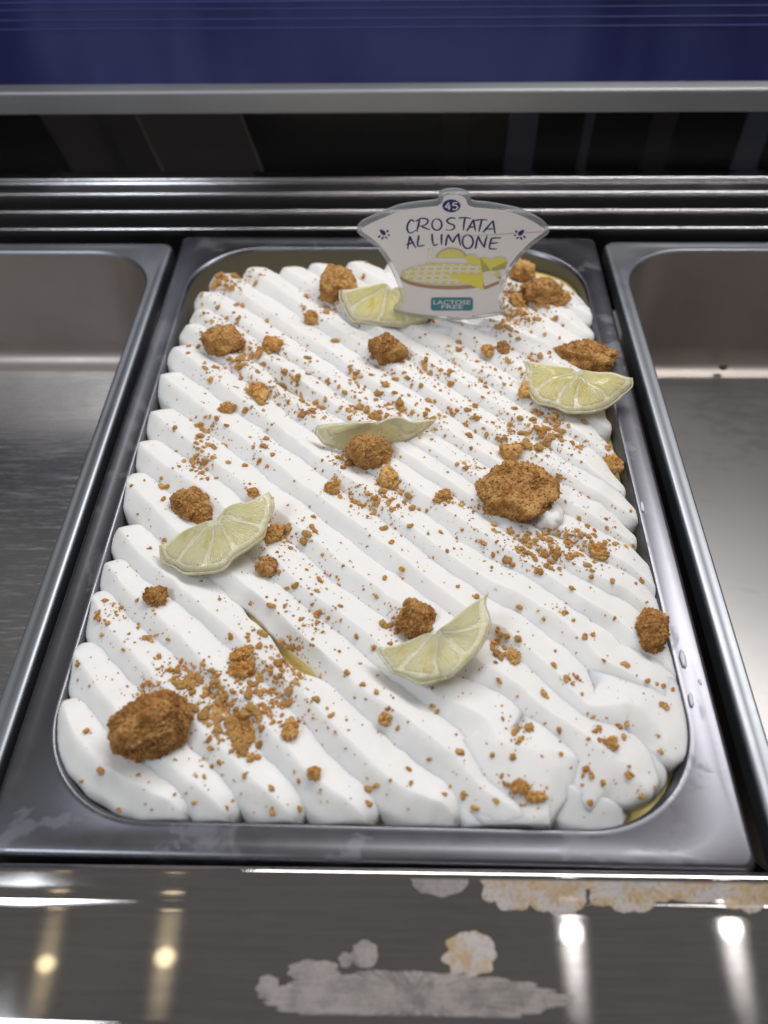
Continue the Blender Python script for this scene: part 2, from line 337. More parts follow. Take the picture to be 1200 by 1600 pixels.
def keep_in(p, m=.0002):                              # cream below the rim stays inside the pan opening
    q = RZI @ p; hw, hd, r = .1125-m, .1675-m, .039
    if p.z > .0035: hw += .002; hd += .002
    sx, sy = math.copysign(1, q.x), math.copysign(1, q.y); x, y = min(abs(q.x), hw), min(abs(q.y), hd)
    dx, dy = x-(hw-r), y-(hd-r)
    if dx > 0 and dy > 0:
        d = math.hypot(dx, dy)
        if d > r: x, y = hw-r+dx*r/d, hd-r+dy*r/d
    return RZO @ Vector((sx*x, sy*y, p.z))
cream_root = empty('piped_cream', (0, 0, -.006), label='rows of piped white whipped cream covering the gelato', cat='cream')
BV, BF = [], []
WIDE = [(8, P(1005, 1130, 0), .020, .85), (6, P(840, 1180, 0), .022, .5), (9, P(1040, 1090, 0), .02, .3), (7, P(990, 1205, 0), .02, .4)]
LEFTW = [(6, P(850, 1168, 0), .020, 1.5), (7, P(990, 1205, 0), .018, .9), (5, P(800, 1262, 0), .012, .35)]
GAPS = [(5, P(468, 1032, 0), .016), (11, P(455, 612, 0), .018), (5, P(395, 965, 0), .010)]
for k, px in enumerate(RID):
    rnd = random.Random(100+k)
    pts = []
    for (u, v) in px:
        p = P(u, v, .006); e = edge_dist(p)
        z = .0030 + .0036*max(0, min(1, e/.03)); pts.append(P(u, v, z))
    if k < 23: pts[0] = pts[0] + (pts[0]-pts[1]).normalized()*(.0022 if k < 13 else .0035)
    if k < 6: pts[-1] = pts[-1] + (pts[-2]-pts[-1]).normalized()*.0035
    L = sum((pts[i+1]-pts[i]).length for i in range(len(pts)-1)); n = max(24, int(L/.0013))
    # arc-length resample
    fine = [cat(pts, i/400) for i in range(401)]; acc = [0]
    for i in range(400): acc.append(acc[-1]+(fine[i+1]-fine[i]).length)
    L = acc[-1]; path = []; j = 0
    for i in range(n):
        s = L*i/(n-1)
        while j < 399 and acc[j+1] < s: j += 1
        f = (s-acc[j])/max(1e-9, acc[j+1]-acc[j]); path.append(fine[j].lerp(fine[j+1], f))
    W0 = .0108 if k < 23 else .0135 if k < 25 else .008; H0 = .0061
    if k >= 23: path = [q-Vector((0, 0, .0032 if k < 25 else .0012)) for q in path]
    fill = (k >= 23)
    verts, faces = [], []; ph = rnd.random()*20
    frontend = k <= 5 or fill
    for i, p in enumerate(path):
        a = path[max(i-2, 0)]; b = path[min(i+2, n-1)]; tg = (b-a); tg.z = 0; tg.normalize()
        nr = Vector((-tg.y, tg.x, 0))                     # towards the upper right of the photograph
        s = L*i/(n-1); e = max(0.0, L-s)
        c0 = min(1, s/.0090); cap = math.sqrt(max(0.0, 1-(1-c0)**2))*.97+.03
        if frontend: c1 = min(1, e/.0105); cap1 = math.sqrt(max(0, 1-(1-c1)**2))*.97+.03; hh = cap*cap1; ww = cap*cap1
        else:
            c1 = min(1, e/.022); cap1 = .30+.70*(c1**.8); tip = min(1, e/.003)**.5
            ww = cap*cap1*(.15+.85*tip); hh = cap*(.55+.45*c1)*(.5+.5*tip)
        wob = 1+.12*noise.noise((s*45, ph, 0))+.07*noise.noise((s*160, ph, 5)); hob = 1+.13*noise.noise((s*50, ph, 9))
        wob *= .74+.26*min(1, s/.024)**.8
        if frontend: wob *= .80+.20*min(1, e/.02)
        side = .0008*noise.noise((s*55, ph, 31))+.0004*noise.noise((s*190, ph, 3))
        lg = rg = 1.0
        for gk, gp, gs, gm in WIDE:
            if gk == k: wob *= 1+gm*math.exp(-(((p-gp).xy.length)/gs)**2)
        for gk, gp, gs, gm in LEFTW:
            if gk == k: lg += gm*math.exp(-(((p-gp).xy.length)/gs)**2)
        for gk, gp, gs in GAPS:
            if gk == k+1: rg -= .66*math.exp(-(((p-gp).xy.length)/gs)**2)
            if gk == k: lg -= .72*math.exp(-(((p-gp).xy.length)/gs)**2)
        drop = .0045 if not frontend else .007
        for q in prof:
            x = q.x*W0*ww*wob*(lg if q.x < 0 else rg); h = q.y
            z = p.z - H0*.98*hob*(1-max(h, -1.3)*hh) if h > 0 else p.z-H0*.98*hob + h*.011
            z = max(z, -.021)
            c = p + nr*(x+side) + tg*((1-cap)*-.000 + (.0012*(1-h) if frontend and e < .006 else 0))
            d = .00022*noise.noise((c.x*230, c.y*230, ph)) + .00035*noise.noise((c.x*95, c.y*95, ph+7))
            verts.append(keep_in(Vector((c.x, c.y, z+d*(1 if h > -.2 else .3)))))
    for i in range(n-1):
        for j in range(NPF-1): a = i*NPF+j; faces.append((a, a+1, a+1+NPF, a+NPF))
    faces += [tuple(range(NPF)), tuple(range((n-1)*NPF, n*NPF))]
    o0 = len(BV); BV += verts; BF += [tuple(x+o0 for x in f) for f in faces]
    r = obj('cream_ridge', mesh('cream_ridge', [v-Vector((0, 0, -.006)) for v in verts], faces), M_CREAM, cream_root)
_bvh = BVHTree.FromPolygons(BV, BF)
class bvh:
    @staticmethod
    def ray_cast(o, d):
        h = _bvh.ray_cast(o, d)
        return (h[0], -h[1] if h[1].z < 0 else h[1]) if h[0] is not None else (None, None)
def drop(x, y):
    h = bvh.ray_cast(Vector((x, y, .1)), Vector((0, 0, -1)))
    return (h[0], h[1]) if h[0] is not None else (None, None)
def hit(u, v):
    d = ray(u, v).normalized(); h = bvh.ray_cast(EYE, d)
    if h[0] is not None: return h[0], h[1]
    return P(u, v, -.004), Vector((0, 0, 1))

# ------------------------------------------------------------------ lemon slices
def slice_(label, A, B, C, M, mats, thick=.0017, seed=0, nseg=5, up=None):
    root = empty('lemon_slice', C, label=label, cat='lemon slice', group='half lemon slices on the cream')
    rnd = random.Random(seed)
    ex = (A-B)/2; bend = (A+B)/2-C; my = M-C
    nrm = ex.cross(my).normalized()
    if nrm.dot(EYE-C) < 0: nrm = -nrm
    def pt(r, th, h):
        x = r*math.cos(th); y = r*math.sin(th)
        p = ex*x + bend*x*x + my*y + nrm*(h + .0016*noise.noise((x*1.8+seed, y*1.8, seed))) + (ex*noise.noise((x*2.2, y*2.2, seed+50)) + my*noise.noise((x*2.2, y*2.2, seed+70)))*.12 + my*.09*math.exp(-(x/.10)**2-(y/.12)**2)*(1 if y >= 0 else 0)
        return p
    def patch(name, r0, r1, t0, t1, hfun, mat, nr=8, nt=14, wav=0, par=root):
        vs, fs, uvs = [], [], []
        for side in (1, -1):
            for i in range(nr+1):
                for j in range(nt+1):
                    a, b = i/nr, j/nt; r = r0+(r1-r0)*a; th = t0+(t1-t0)*b
                    if wav: r *= 1+wav*noise.noise((math.cos(th)*3, math.sin(th)*3, seed+9))+wav*.4*noise.noise((th*14, 2, seed))
                    h = hfun(a, b)*side if side > 0 else -hfun(a, b)*.8
                    vs.append(pt(r, th, h)); uvs.append((a, b))
        m_ = (nr+1)*(nt+1)
        for i in range(nr):
            for j in range(nt):
                q = i*(nt+1)+j; fs.append((q, q+1, q+nt+2, q+nt+1)); fs.append((m_+q, m_+q+nt+1, m_+q+nt+2, m_+q+1))
        per = [j for j in range(nt+1)] + [i*(nt+1)+nt for i in range(1, nr+1)] + [nr*(nt+1)+j for j in range(nt-1, -1, -1)] + [i*(nt+1) for i in range(nr-1, 0, -1)]
        for a, b in zip(per, per[1:]+per[:1]): fs.append((a, b, m_+b, m_+a))
        m = mesh(name, vs, fs); u = m.uv_layers.new(name='UVMap')
        for lp in m.loops: u.data[lp.index].uv = uvs[lp.vertex_index]
        return obj(name, m, mat, par)
    T = thick/2
    patch('membrane', .02, .955, 0.0, math.pi, lambda a, b: T*1.02, mats[1], 10, 40, .02)
    cuts = [0.02]+[math.pi*(i+rnd.uniform(-.16, .16))/nseg for i in range(1, nseg)]+[math.pi-.02]
    for i in range(nseg):
        g = .008
        t0, t1 = cuts[i]+g, cuts[i+1]-g
        patch('segment', .08+rnd.uniform(0, .06), .915+rnd.uniform(-.03, .015), t0, t1,
              lambda a, b, t=T: t*(.90+.32*min(1, 5*min(b, 1-b), 6*(a+.02), 7*(1-a))), mats[0], 10, 12, .012)
    patch('rind', .972, 1.0, 0.0, math.pi, lambda a, b: T*(1.12-.35*abs(a-.4)), mats[2], 3, 48, .022)
    return root
Y = (M_PULP, M_PITH, M_RIND); G = (M_PULPG, M_PITH, M_RIND)
slice_('yellow lemon half slice tucked behind the flavour sign', P(531, 455, .013), P(694, 462, .012), P(612, 446, .018), P(606, 512, .006), Y, seed=1)
slice_('yellow lemon half slice overhanging the right rim of the pan', P(818, 566, .013), P(988, 592, .012), P(903, 576, .017), P(884, 645, .0095), Y, seed=2)
slice_('thin lemon half slice seen edge on above a biscuit at the centre', P(498, 666, .013), P(678, 656, .011), P(592, 656, .018), P(566, 704, .005), G, seed=3)
slice_('pale lemon half slice beside a biscuit on the left of the cream', P(246, 855, .010), P(424, 768, .018), P(336, 806, .017), P(356, 884, .0110), G, seed=4)
slice_('folded lemon half slice nearest the front of the pan', P(589, 1014, .011), P(764, 926, .022), P(678, 985, .015), P(700, 1062, .0130), G, seed=5)

# ------------------------------------------------------------------ biscuit pieces
def blob(sub, seed, amp=.16, grain=.10, gs=5.0, sq=0.0):
    bm = bmesh.new(); bmesh.ops.create_icosphere(bm, subdivisions=sub, radius=1.0)
    o = Vector((seed*3.7, seed*1.3, seed*2.1))
    rs = random.Random(int(seed*97)); cuts = [(Vector((rs.gauss(0, 1), rs.gauss(0, 1), rs.gauss(0, .6))).normalized(), rs.uniform(.58, .86)) for _ in range(3 if sq else 0)]
    for v in bm.verts:
        c = v.co.normalized()
        d = amp*noise.noise(c*1.3+o) + amp*.7*noise.noise(c*2.6+o)
        if grain:
            d1, _ = noise.voronoi(c*gs+o); d += grain*(.45-d1[0]) + grain*.5*(.45-noise.voronoi(c*gs*2.1+o)[0][0]) + grain*.3*noise.noise(c*gs*4+o)
        r_ = 1.0
        for n_, h_ in cuts:
            q_ = c.dot(n_)
            if q_ > h_: r_ = min(r_, .25+.75*h_/q_)
        v.co = c*(r_+d)*(1.06 if sq else 1)
    return bm
def bm_mesh(bm, name, sm=True):
    m = bpy.data.meshes.new(name); bm.to_mesh(m); bm.free()
    for p in m.polygons: p.use_smooth = sm
    return m
_b = bmesh.new(); bmesh.ops.create_icosphere(_b, subdivisions=1, radius=1); _b.verts.ensure_lookup_table()
ICO_V = [v.co.copy() for v in _b.verts]; ICO_F = [tuple(v.index for v in f.verts) for f in _b.faces]; _b.free()
def grainy(bm, count, r0, r1, seed, name):           # crumbly grains baked onto the surface of a piece
    rs = random.Random(seed); fs = list(bm.faces); ws = [f.calc_area() for f in fs]
    pick = rs.choices(fs, ws, k=count); bm.verts.index_update()
    V = [v.co.copy() for v in bm.verts]; F = [tuple(v.index for v in f.verts) for f in fs]
    for f in pick:
        c, n = f.calc_center_median(), f.normal
        r = r0*(r1/r0)**rs.random(); a, b_, c_ = (r*rs.uniform(.65, 1.35) for _ in range(3)); off = c+n*r*rs.uniform(-.35, .45); k0 = len(V)
        V += [Vector((v.x*a, v.y*b_, v.z*c_))*rs.uniform(.8, 1.2)+off for v in ICO_V]; F += [tuple(x+k0 for x in q) for q in ICO_F]
    bm.free(); m = bpy.data.meshes.new(name); m.from_pydata(V, [], F)
    nb = len(fs)
    for j_, p in enumerate(m.polygons): p.use_smooth = j_ < nb
    m.update(); return m
PIECES = [  # photo x, y, width, height, turn, thickness ratio, label
 (242, 1132, 140, 92, .42, .95, 'largest oblong biscuit chunk on the cream by the front left corner'),
 (808, 768, 118, 92, -.45, .5, 'big rounded biscuit slab with a dab of cream at its lower end'),
 (350, 532, 72, 42, -.1, .75, 'brown biscuit chunk near the back left corner of the cream'),
 (526, 446, 62, 64, .3, .9, 'round biscuit touching the lemon slice behind the flavour sign'),
 (605, 546, 62, 44, .0, .9, 'biscuit chunk lying on the cream below the flavour sign'),
 (914, 556, 100, 48, -.25, .7, 'long biscuit piece leaning behind the lemon slice at the right rim'),
 (578, 706, 74, 50, .0, .9, 'biscuit pressed against the front of the central edge-on lemon slice'),
 (300, 792, 62, 62, .6, .8, 'ragged biscuit piece behind the left lemon slice'),
 (650, 968, 60, 56, .2, .85, 'round biscuit behind the folded front lemon slice'),
 (1020, 984, 48, 70, -.2, .95, 'upright oval biscuit wedged against the right wall of the pan'),
 (846, 456, 58, 42, -.3, .75, 'crumbly biscuit chunk to the right of the flavour sign'),
 (818, 424, 42, 32, .2, .75, 'crumbly biscuit at the far right edge of the cream behind the sign'),
 (417, 886, 36, 34, 0, .9, 'small dark biscuit crumb right of the left lemon slice'),
 (243, 932, 38, 36, .2, .9, 'lone small biscuit nugget below the left lemon slice'),
 (798, 707, 38, 32, .1, .9, 'small biscuit nugget just above the big rounded slab'),
 (957, 726, 34, 32, 0, .9, 'small biscuit nugget at the right edge of the cream'),
 (821, 610, 28, 28, 0, .9, 'small biscuit nugget left of the right rim lemon slice'),
 (762, 548, 22, 22, 0, .9, 'left one of two small crumbs side by side below the sign'),
 (786, 543, 19, 23, 0, .9, 'right one of two small crumbs side by side below the sign'),
 (380, 1022, 42, 28, .5, .7, 'upper lump of a broken crumb pair right of the largest chunk'),
 (376, 1046, 40, 26, -.2, .7, 'lower lump of a broken crumb pair right of the largest chunk'),
 (606, 746, 34, 36, .3, .8, 'ragged small biscuit below the central lemon and biscuit'),
 (694, 774, 27, 20, 0, .8, 'small crumb left of the big rounded slab'),
 (519, 763, 27, 22, .3, .8, 'pale three cornered crumb left of centre on a ridge crest'),
 (452, 1141, 28, 30, 0, .9, 'small round nugget between the largest chunk and the front lemon'),
 (491, 1207, 20, 22, 0, .9, 'single crumb near the front edge of the cream'),
 (404, 613, 32, 34, .4, .8, 'small biscuit lump on the upper left ridges'),
 (355, 638, 28, 20, .1, .8, 'flat crumb lump at left near the ridge ends'),
 (427, 541, 34, 28, -.6, .7, 'crumb lump right of the back left biscuit chunk'),
 (602, 1123, 20, 20, 0, .9, 'single crumb below left of the folded front lemon'),
 (957, 1161, 17, 19, 0, .9, 'single crumb at lower right of the cream'),
 (486, 496, 24, 20, -.4, .8, 'small crumb left below the lemon behind the sign'),
 (936, 862, 34, 22, -.5, .7, 'crumb lump near the right wall below the big slab'),
 (802, 1026, 18, 26, .2, .8, 'small upright crumb right of the folded front lemon'),
 (812, 1230, 30, 22, -.3, .7, 'crumb lump near the front right corner of the cream'),
 (838, 1246, 30, 16, .1, .7, 'flat crumb at the front right corner of the cream'),
 (876, 464, 30, 24, .3, .8, 'small lump right of the crumbly biscuit by the sign'),
 (806, 470, 26, 22, 0, .8, 'small lump between the sign and the crumbly biscuit'),
 (395, 770, 18, 16, 0, .8, 'crumb by the raised tip of the left lemon slice'),
 (428, 832, 28, 36, -.3, .8, 'crumb lump touching the right edge of the left lemon slice'),
]
TOP = Vector((0, 0, 1))
for i, (u, v, w, h, rot, tk, lab) in enumerate(PIECES):
    p, nn = hit(u, v+h*.18); s = mpp(p)
    big = w > 45
    bm = blob(5 if big else 4, 11+i*1.7 if i != 1 else 31.4, .27 if i not in (0, 3, 6, 9) else .17, .10 if big else .17, 13 if big else 5.0, sq=1)
    vd = (p-EYE).normalized(); elev = math.asin(-vd.z)
    w *= .88 if not big else .94; h *= .88 if not big else .93
    hw = w*s/2; t = tk*min(hw, h*s*.62); 
    # depth radius so that the seen height fits: h/2 = sqrt((d sin e)^2 + (t cos e)^2)
    dd = math.sqrt(max((.35*h*s)**2, (h*s/2)**2-(t*math.cos(elev)*.9)**2))/math.sin(elev)
    for q in bm.verts: q.co = Vector((q.co.x*hw, q.co.y*dd, q.co.z*t))
    for q in bm.faces: q.normal_update()
    me_ = grainy(bm, int(min(1900, 300+w*h*.14)) if big else 120, .00026, .00078 if big else .0008, i, 'biscuit')
    o = obj('biscuit_chunk' if big else 'biscuit_crumb', me_, M_BIS if (big or i in (12, 13, 18)) else M_CRUMB, label=lab, cat='biscuit')
    hz, _ = drop(p.x, p.y); base = hz.z if hz is not None else p.z
    d = ray(u, v); zc = base+t*.42
    o.location = EYE + d*((zc-EYE.z)/d.z)
    o.rotation_euler = (random.uniform(-.15, .15), random.uniform(-.15, .15), rot)
dab = blob(4, 3.3, .2, .0)
for q in dab.verts: q.co *= .0062
dab_p = P(858, 806, .006)
o = obj('cream_dab', bm_mesh(dab, 'cream_dab'), M_CREAM, label='dab of whipped cream at the lower end of the big biscuit slab', cat='cream'); o.location = dab_p; o.scale = (.95, 1.15, .8)

for i, (u, v, a, b) in enumerate(((1004, 792, .0007, .0030), (1068, 1030, .0010, .0038), (1080, 1094, .0008, .0028), (1094, 1066, .0007, .0013))):
    bm = blob(3, 60+i*3.1, .35, .0); z = -.0002
    for q in bm.verts: q.co = Vector((q.co.x*a, q.co.y*b, q.co.z*.0005))
    o = obj('cream_smear', bm_mesh(bm, 'cream_smear'), M_CREAM, label=('thin cream smear on the right rim beside the big slab', 'long cream smear on the right rim below the oval biscuit', 'lower cream smear on the right rim beside the ridge tips', 'small cream drop on the right rim beside the smears')[i], cat='cream smear'); o.location = P(u, v, z); o.rotation_euler.z = -.05
# ------------------------------------------------------------------ crumbs
variants = []
for i in range(14):
    bm = bmesh.new(); rs = random.Random(900+i)
    for k in range(rs.randint(3, 6)):
        q = bmesh.ops.create_icosphere(bm, subdivisions=2 if k < 2 else 1, radius=rs.uniform(.45, .8) if k < 2 else rs.uniform(.25, .5))['verts']
        off = Vector((rs.uniform(-.6, .6), rs.uniform(-.6, .6), rs.uniform(-.3, .3))) if k else Vector()
        for v in q: v.co = v.co*(1+.45*noise.noise(v.co*2.2+off*9+Vector((i, k, 0))))+off
    m = bm_mesh(bm, 'crumb', False); m.materials.append(M_CRUMB); variants.append(m)
CL = [  # photo x, y, spread x, spread y, count, size
 (300, 1062, 34, 26, 60, 1.2), (345, 1110, 26, 34, 110, 1.25), (378, 1152, 20, 24, 80, 1.2), (270, 1050, 26, 18, 26, 1.0), (232, 1078, 18, 14, 14, 1.0),
 (455, 1030, 22, 22, 60, 1.1), (412, 1085, 26, 22, 40, 1.1), (405, 1110, 24, 18, 30, 1.1), (430, 1050, 30, 30, 26, 1.0), (385, 1030, 20, 30, 24, 1.1),
 (600, 790, 26, 22, 46, 1.05), (610, 760, 22, 20, 24, 1.0), (560, 775, 22, 16, 18, 1.0), (540, 715, 26, 14, 30, 1.0),
 (850, 862, 40, 22, 90, 1.05), (890, 842, 26, 16, 40, 1.0), (930, 862, 30, 20, 46, 1.0), (830, 850, 22, 20, 22, 1.0),
 (830, 470, 44, 26, 120, 1.05), (800, 495, 24, 18, 50, .95), (860, 440, 24, 16, 34, 1.0), (790, 440, 18, 20, 24, 1.0),
 (360, 432, 26, 14, 70, 1.0), (345, 445, 20, 14, 30, 1.0), (380, 560, 18, 18, 40, 1.1), (340, 505, 26, 14, 26, .9),
 (450, 605, 30, 22, 36, .9), (480, 640, 18, 12, 20, .9), (345, 580, 26, 16, 26, .8), (405, 615, 18, 20, 22, 1.0), (430, 545, 24, 16, 26, .9),
 (510, 480, 22, 22, 24, .8), (490, 470, 22, 20, 20, .8), (620, 640, 22, 14, 30, 1.0), (570, 645, 22, 12, 22, .9), (650, 580, 40, 18, 30, .8),
 (855, 668, 22, 16, 50, 1.0), (840, 695, 30, 18, 40, 1.0), (795, 672, 20, 10, 20, .9), (870, 745, 24, 20, 24, .95), (905, 700, 16, 14, 14, .9),
 (958, 700, 14, 22, 30, 1.0), (325, 688, 18, 22, 34, 1.05), (310, 726, 22, 14, 34, 1.0), (410, 700, 16, 16, 14, .9), (430, 840, 22, 22, 24, 1.0), (470, 840, 20, 20, 14, 1.0),
 (690, 782, 16, 8, 14, .9), (745, 792, 20, 12, 12, .9), (745, 730, 16, 8, 12, .9), (500, 970, 24, 18, 20, .9), (620, 975, 20, 20, 26, 1.0),
 (790, 1010, 24, 20, 20, 1.0), (812, 1140, 14, 20, 22, .95), (822, 1240, 18, 14, 26, 1.0), (930, 1145, 18, 20, 12, 1.0), (895, 1065, 18, 6, 12, 1.0),
 (870, 950, 18, 8, 8, 1.0), (180, 955, 26, 10, 18, .9), (215, 985, 30, 20, 12, .8), (450, 1110, 30, 24, 16, .9), (310, 1210, 26, 20, 10, .9),
 (545, 640, 40, 26, 26, .9), (730, 640, 70, 45, 60, .9), (700, 570, 60, 30, 44, .85), (800, 600, 50, 40, 36, .85), (760, 830, 60, 40, 30, .8), (480, 900, 60, 40, 34, .85), (560, 580, 50, 30, 30, .85), (830, 560, 20, 14, 8, .8),
]
def weave(n): return n
items = []
rnd = random.Random(5)
for (u, v, su, sv, n, sz) in CL:
    for _ in range(int(n*1.2)): items.append((rnd.gauss(u, su*.85), rnd.gauss(v, sv*.85), rnd.uniform(.14, .34)))
    for _ in range(int(n*1.5)):
        items.append((rnd.gauss(u, su*.74), rnd.gauss(v, sv*.74), sz*.60*min(2.9, .42+rnd.expovariate(1.6))))
for _ in range(1500):
    if rnd.random() < .3: items.append((rnd.uniform(120, 1060), rnd.uniform(410, 1270), rnd.uniform(.12, .28)))
    items.append((rnd.uniform(120, 1060), rnd.uniform(410, 1270), .36*min(3.6, .34+rnd.expovariate(1.0))))
cr = []
for (u, v, s) in items:
    d = ray(u, v).normalized(); h = bvh.ray_cast(EYE, d)
    if h[0] is None or h[1].z < .1: continue
    if edge_dist(h[0]) < .002: continue
    # thin out towards the clear lower right of the cream
    if s < .9 and rnd.random() < (.45 if (u > 620 and v > 900) or (v > 1150) else 0): continue
    cr.append((h[0], h[1], s*.00125*(1+.25*(v < 700))))
cr.sort(key=lambda c: -c[2])
LAND = [(P(u, v, .005), n) for u, v, n in (
 (242, 1132, 'the largest oblong biscuit chunk'), (380, 1035, 'the broken crumb pair'), (808, 768, 'the big rounded biscuit slab'), (350, 532, 'the back left biscuit chunk'), (360, 432, 'the back left corner of the pan'),
 (526, 446, 'the round biscuit left of the sign'), (605, 546, 'the biscuit chunk below the sign'), (914, 556, 'the lemon slice at the right rim'), (578, 706, 'the edge-on lemon slice at the centre'),
 (330, 830, 'the lemon slice on the left'), (670, 1000, 'the folded front lemon slice'), (1020, 984, 'the biscuit against the right wall'), (842, 450, 'the crumbly biscuit right of the sign'), (243, 932, 'the lone nugget on the left'),
 (470, 1040, 'the yellow groove left of centre'), (452, 1141, 'the round nugget in front of the groove'), (850, 865, 'the open cream below the big slab'), (820, 1240, 'the front right corner'), (491, 1207, 'the single crumb at the front edge'),
 (404, 613, 'the upper left crumb lump'), (320, 700, 'the middle of the left ridge ends'), (900, 1100, 'the cream swirl at lower right'), (730, 640, 'the open cream right of centre'), (957, 726, 'the nugget at the right edge'))]
SV, SF = [], []
for i, (p, nn, s) in enumerate(cr):
    R = (TOP.rotation_difference(nn)).to_matrix() @ Matrix.Rotation(rnd.uniform(0, 6.28), 3, 'Z')
    sc = Vector((s*rnd.uniform(.8, 1.25), s*rnd.uniform(.75, 1.1), s*rnd.uniform(.6, .85)))
    loc = p+nn*s*.2
    me = variants[rnd.randrange(14)]
    if i < 300:
        lm = min(LAND, key=lambda q: (q[0]-p).length)[1]
        o = obj('golden_crumb', me, None, label='loose golden crumb on the cream near '+lm, cat='crumb', group='golden crumbs near '+lm)
        o.matrix_world = Matrix.Translation(loc) @ R.to_4x4() @ Matrix.Diagonal((*sc, 1))
    else:
        if s < .00045:
            k0 = len(SV); SV += [loc + R @ Vector((v.x*sc.x, v.y*sc.y, v.z*sc.z)) for v in ICO_V]; SF += [tuple(x+k0 for x in f) for f in ICO_F]; continue
        k0 = len(SV); SV += [loc + R @ Vector((v.co.x*sc.x, v.co.y*sc.y, v.co.z*sc.z)) for v in me.vertices]
        SF += [tuple(x+k0 for x in f.vertices) for f in me.polygons]
obj('fine_crumbs', mesh('fine_crumbs', SV, SF, False), M_CRUMB, label='fine golden biscuit crumbs scattered over the cream', cat='crumbs', kind='stuff')

# ------------------------------------------------------------------ flavour sign
SO = P(697, 497, .0085); TILT = math.radians(10)
SX = Vector((1, 0, 0)); SU = Vector((0, math.sin(TILT), math.cos(TILT))); SN = SX.cross(SU)       # SN towards the camera side
def S(cx, cy):
    u, v = 540+cx/3.53, 280+cy/3.53; d = ray(u, v); t = (SO-EYE).dot(SN)/d.dot(SN); q = EYE+d*t-SO
    return Vector((q.dot(SX), q.dot(SU)))
sign = empty('flavour_sign', SO, label='white shaped lemon tart flavour sign standing in the cream at the back', cat='sign')
sign.matrix_world = Matrix.Translation(SO) @ Matrix((SX, SU, SN)).transposed().to_4x4()
def smooth_closed(p, n=3):
    out = []; k = len(p)
    for i in range(k):
        a, b, c, d = p[i-1], p[i], p[(i+1) % k], p[(i+2) % k]
        for j in range(n):
            f = j/n; out.append(.5*((2*b)+(c-a)*f+(2*a-5*b+4*c-d)*f*f+(3*b-a-3*c+d)*f**3))
    return out
def slab(name, poly, z0, z1, mat, parent=sign, bev=0.0, smooth=False):
    bm = bmesh.new(); vs = [bm.verts.new((p.x, p.y, z0)) for p in poly]; f = bm.faces.new(vs)
    r = bmesh.ops.extrude_face_region(bm, geom=[f])
    for e in r['geom']:
        if isinstance(e, bmesh.types.BMVert): e.co.z = z1
    bmesh.ops.recalc_face_normals(bm, faces=bm.faces)
    if bev:
        es = [e for e in bm.edges if abs(e.verts[0].co.z-e.verts[1].co.z) < 1e-7]
        bmesh.ops.bevel(bm, geom=es, offset=bev, segments=2, affect='EDGES')
    m = bpy.data.meshes.new(name); bm.to_mesh(m); bm.free(); return obj(name, m, mat, parent)
OUT = [(290, 742), (430, 768), (640, 778), (850, 752), (880, 732), (868, 680), (876, 600), (905, 520), (960, 440), (1040, 360), (1112, 308), (1124, 282), (1108, 252), (1060, 215), (960, 168), (880, 150), (790, 134), (702, 124), (690, 96), (664, 72), (630, 60), (590, 57), (545, 63), (515, 84), (502, 118), (400, 130), (300, 147), (210, 182), (110, 226), (72, 254), (62, 284), (80, 310), (150, 362), (210, 430), (255, 510), (287, 590), (302, 650), (286, 690), (264, 718)]
out2 = smooth_closed([S(*p) for p in OUT], 4)
def inset(p, d):
    k = len(p); r = []
    for i in range(k):
        t = (p[(i+2) % k]-p[i-2]).normalized(); r.append(p[i]+Vector((-t.y, t.x))*d)
    return r
area = sum(a.x*b.y-b.x*a.y for a, b in zip(out2, out2[1:]+out2[:1]))
sg = 1 if area > 0 else -1
M_ACR = N('clear_acrylic'); M_ACR.set(Base_Color=(.86, .88, .90, 1), Roughness=.06, IOR=1.49, Transmission_Weight=.75); M_ACR = M_ACR.m
M_CARD = plain('white_card', (.90, .855, .845), .5); M_NAVY = plain('navy_print', (.022, .030, .14), .5); M_TEAL = plain('teal_print', (.055, .25, .31), .5); M_WHT = plain('white_print', (.75, .75, .75), .5)
slab('acrylic_plate', out2, -.003, 0, M_ACR, bev=.0004)
card = slab('printed_card', inset(out2, .0024*sg), .0001, .0004, M_CARD)
spike = [S(560, 765), S(640, 772), S(620, 960), S(600, 1010), S(582, 960)]
slab('spike', spike, -.0028, -.0002, M_ACR)
ZP = .00055
def stroke_mesh(name, lines, width, mat, z=ZP, parent=card, taper=True):
    vs, fs = [], []
    for ln in lines:
        p = [S(*q) for q in ln]
        if len(p) > 2:
            pv = [Vector((q.x, q.y, 0)) for q in p]; p = [cat(pv, i/(6*(len(pv)-1))).xy for i in range(6*(len(pv)-1)+1)]
        else: p = [p[0].lerp(p[1], i/8) for i in range(9)]
        k0 = len(vs); n = len(p)
        for i, q in enumerate(p):
            t = (p[min(i+1, n-1)]-p[max(i-1, 0)]).normalized(); nn = Vector((-t.y, t.x))
            ang = abs(t.x); f = i/(n-1)
            w = width*(.62+.38*abs(t.y))*((.55+.45*math.sin(math.pi*min(1, .15+f))**.5) if taper else 1)
            vs += [(q.x+nn.x*w, q.y+nn.y*w, z), (q.x-nn.x*w, q.y-nn.y*w, z)]
        for i in range(n-1): a = k0+2*i; fs.append((a, a+1, a+3, a+2))
        z += .000003
    return obj(name, mesh(name, vs, fs, False), mat, parent)
def ell(cx, cy, rx, ry, n=12, a0=-60, a1=310): return [(cx+rx*math.cos(math.radians(a0+(a1-a0)*i/n)), cy+ry*math.sin(math.radians(a0+(a1-a0)*i/n))) for i in range(n+1)]
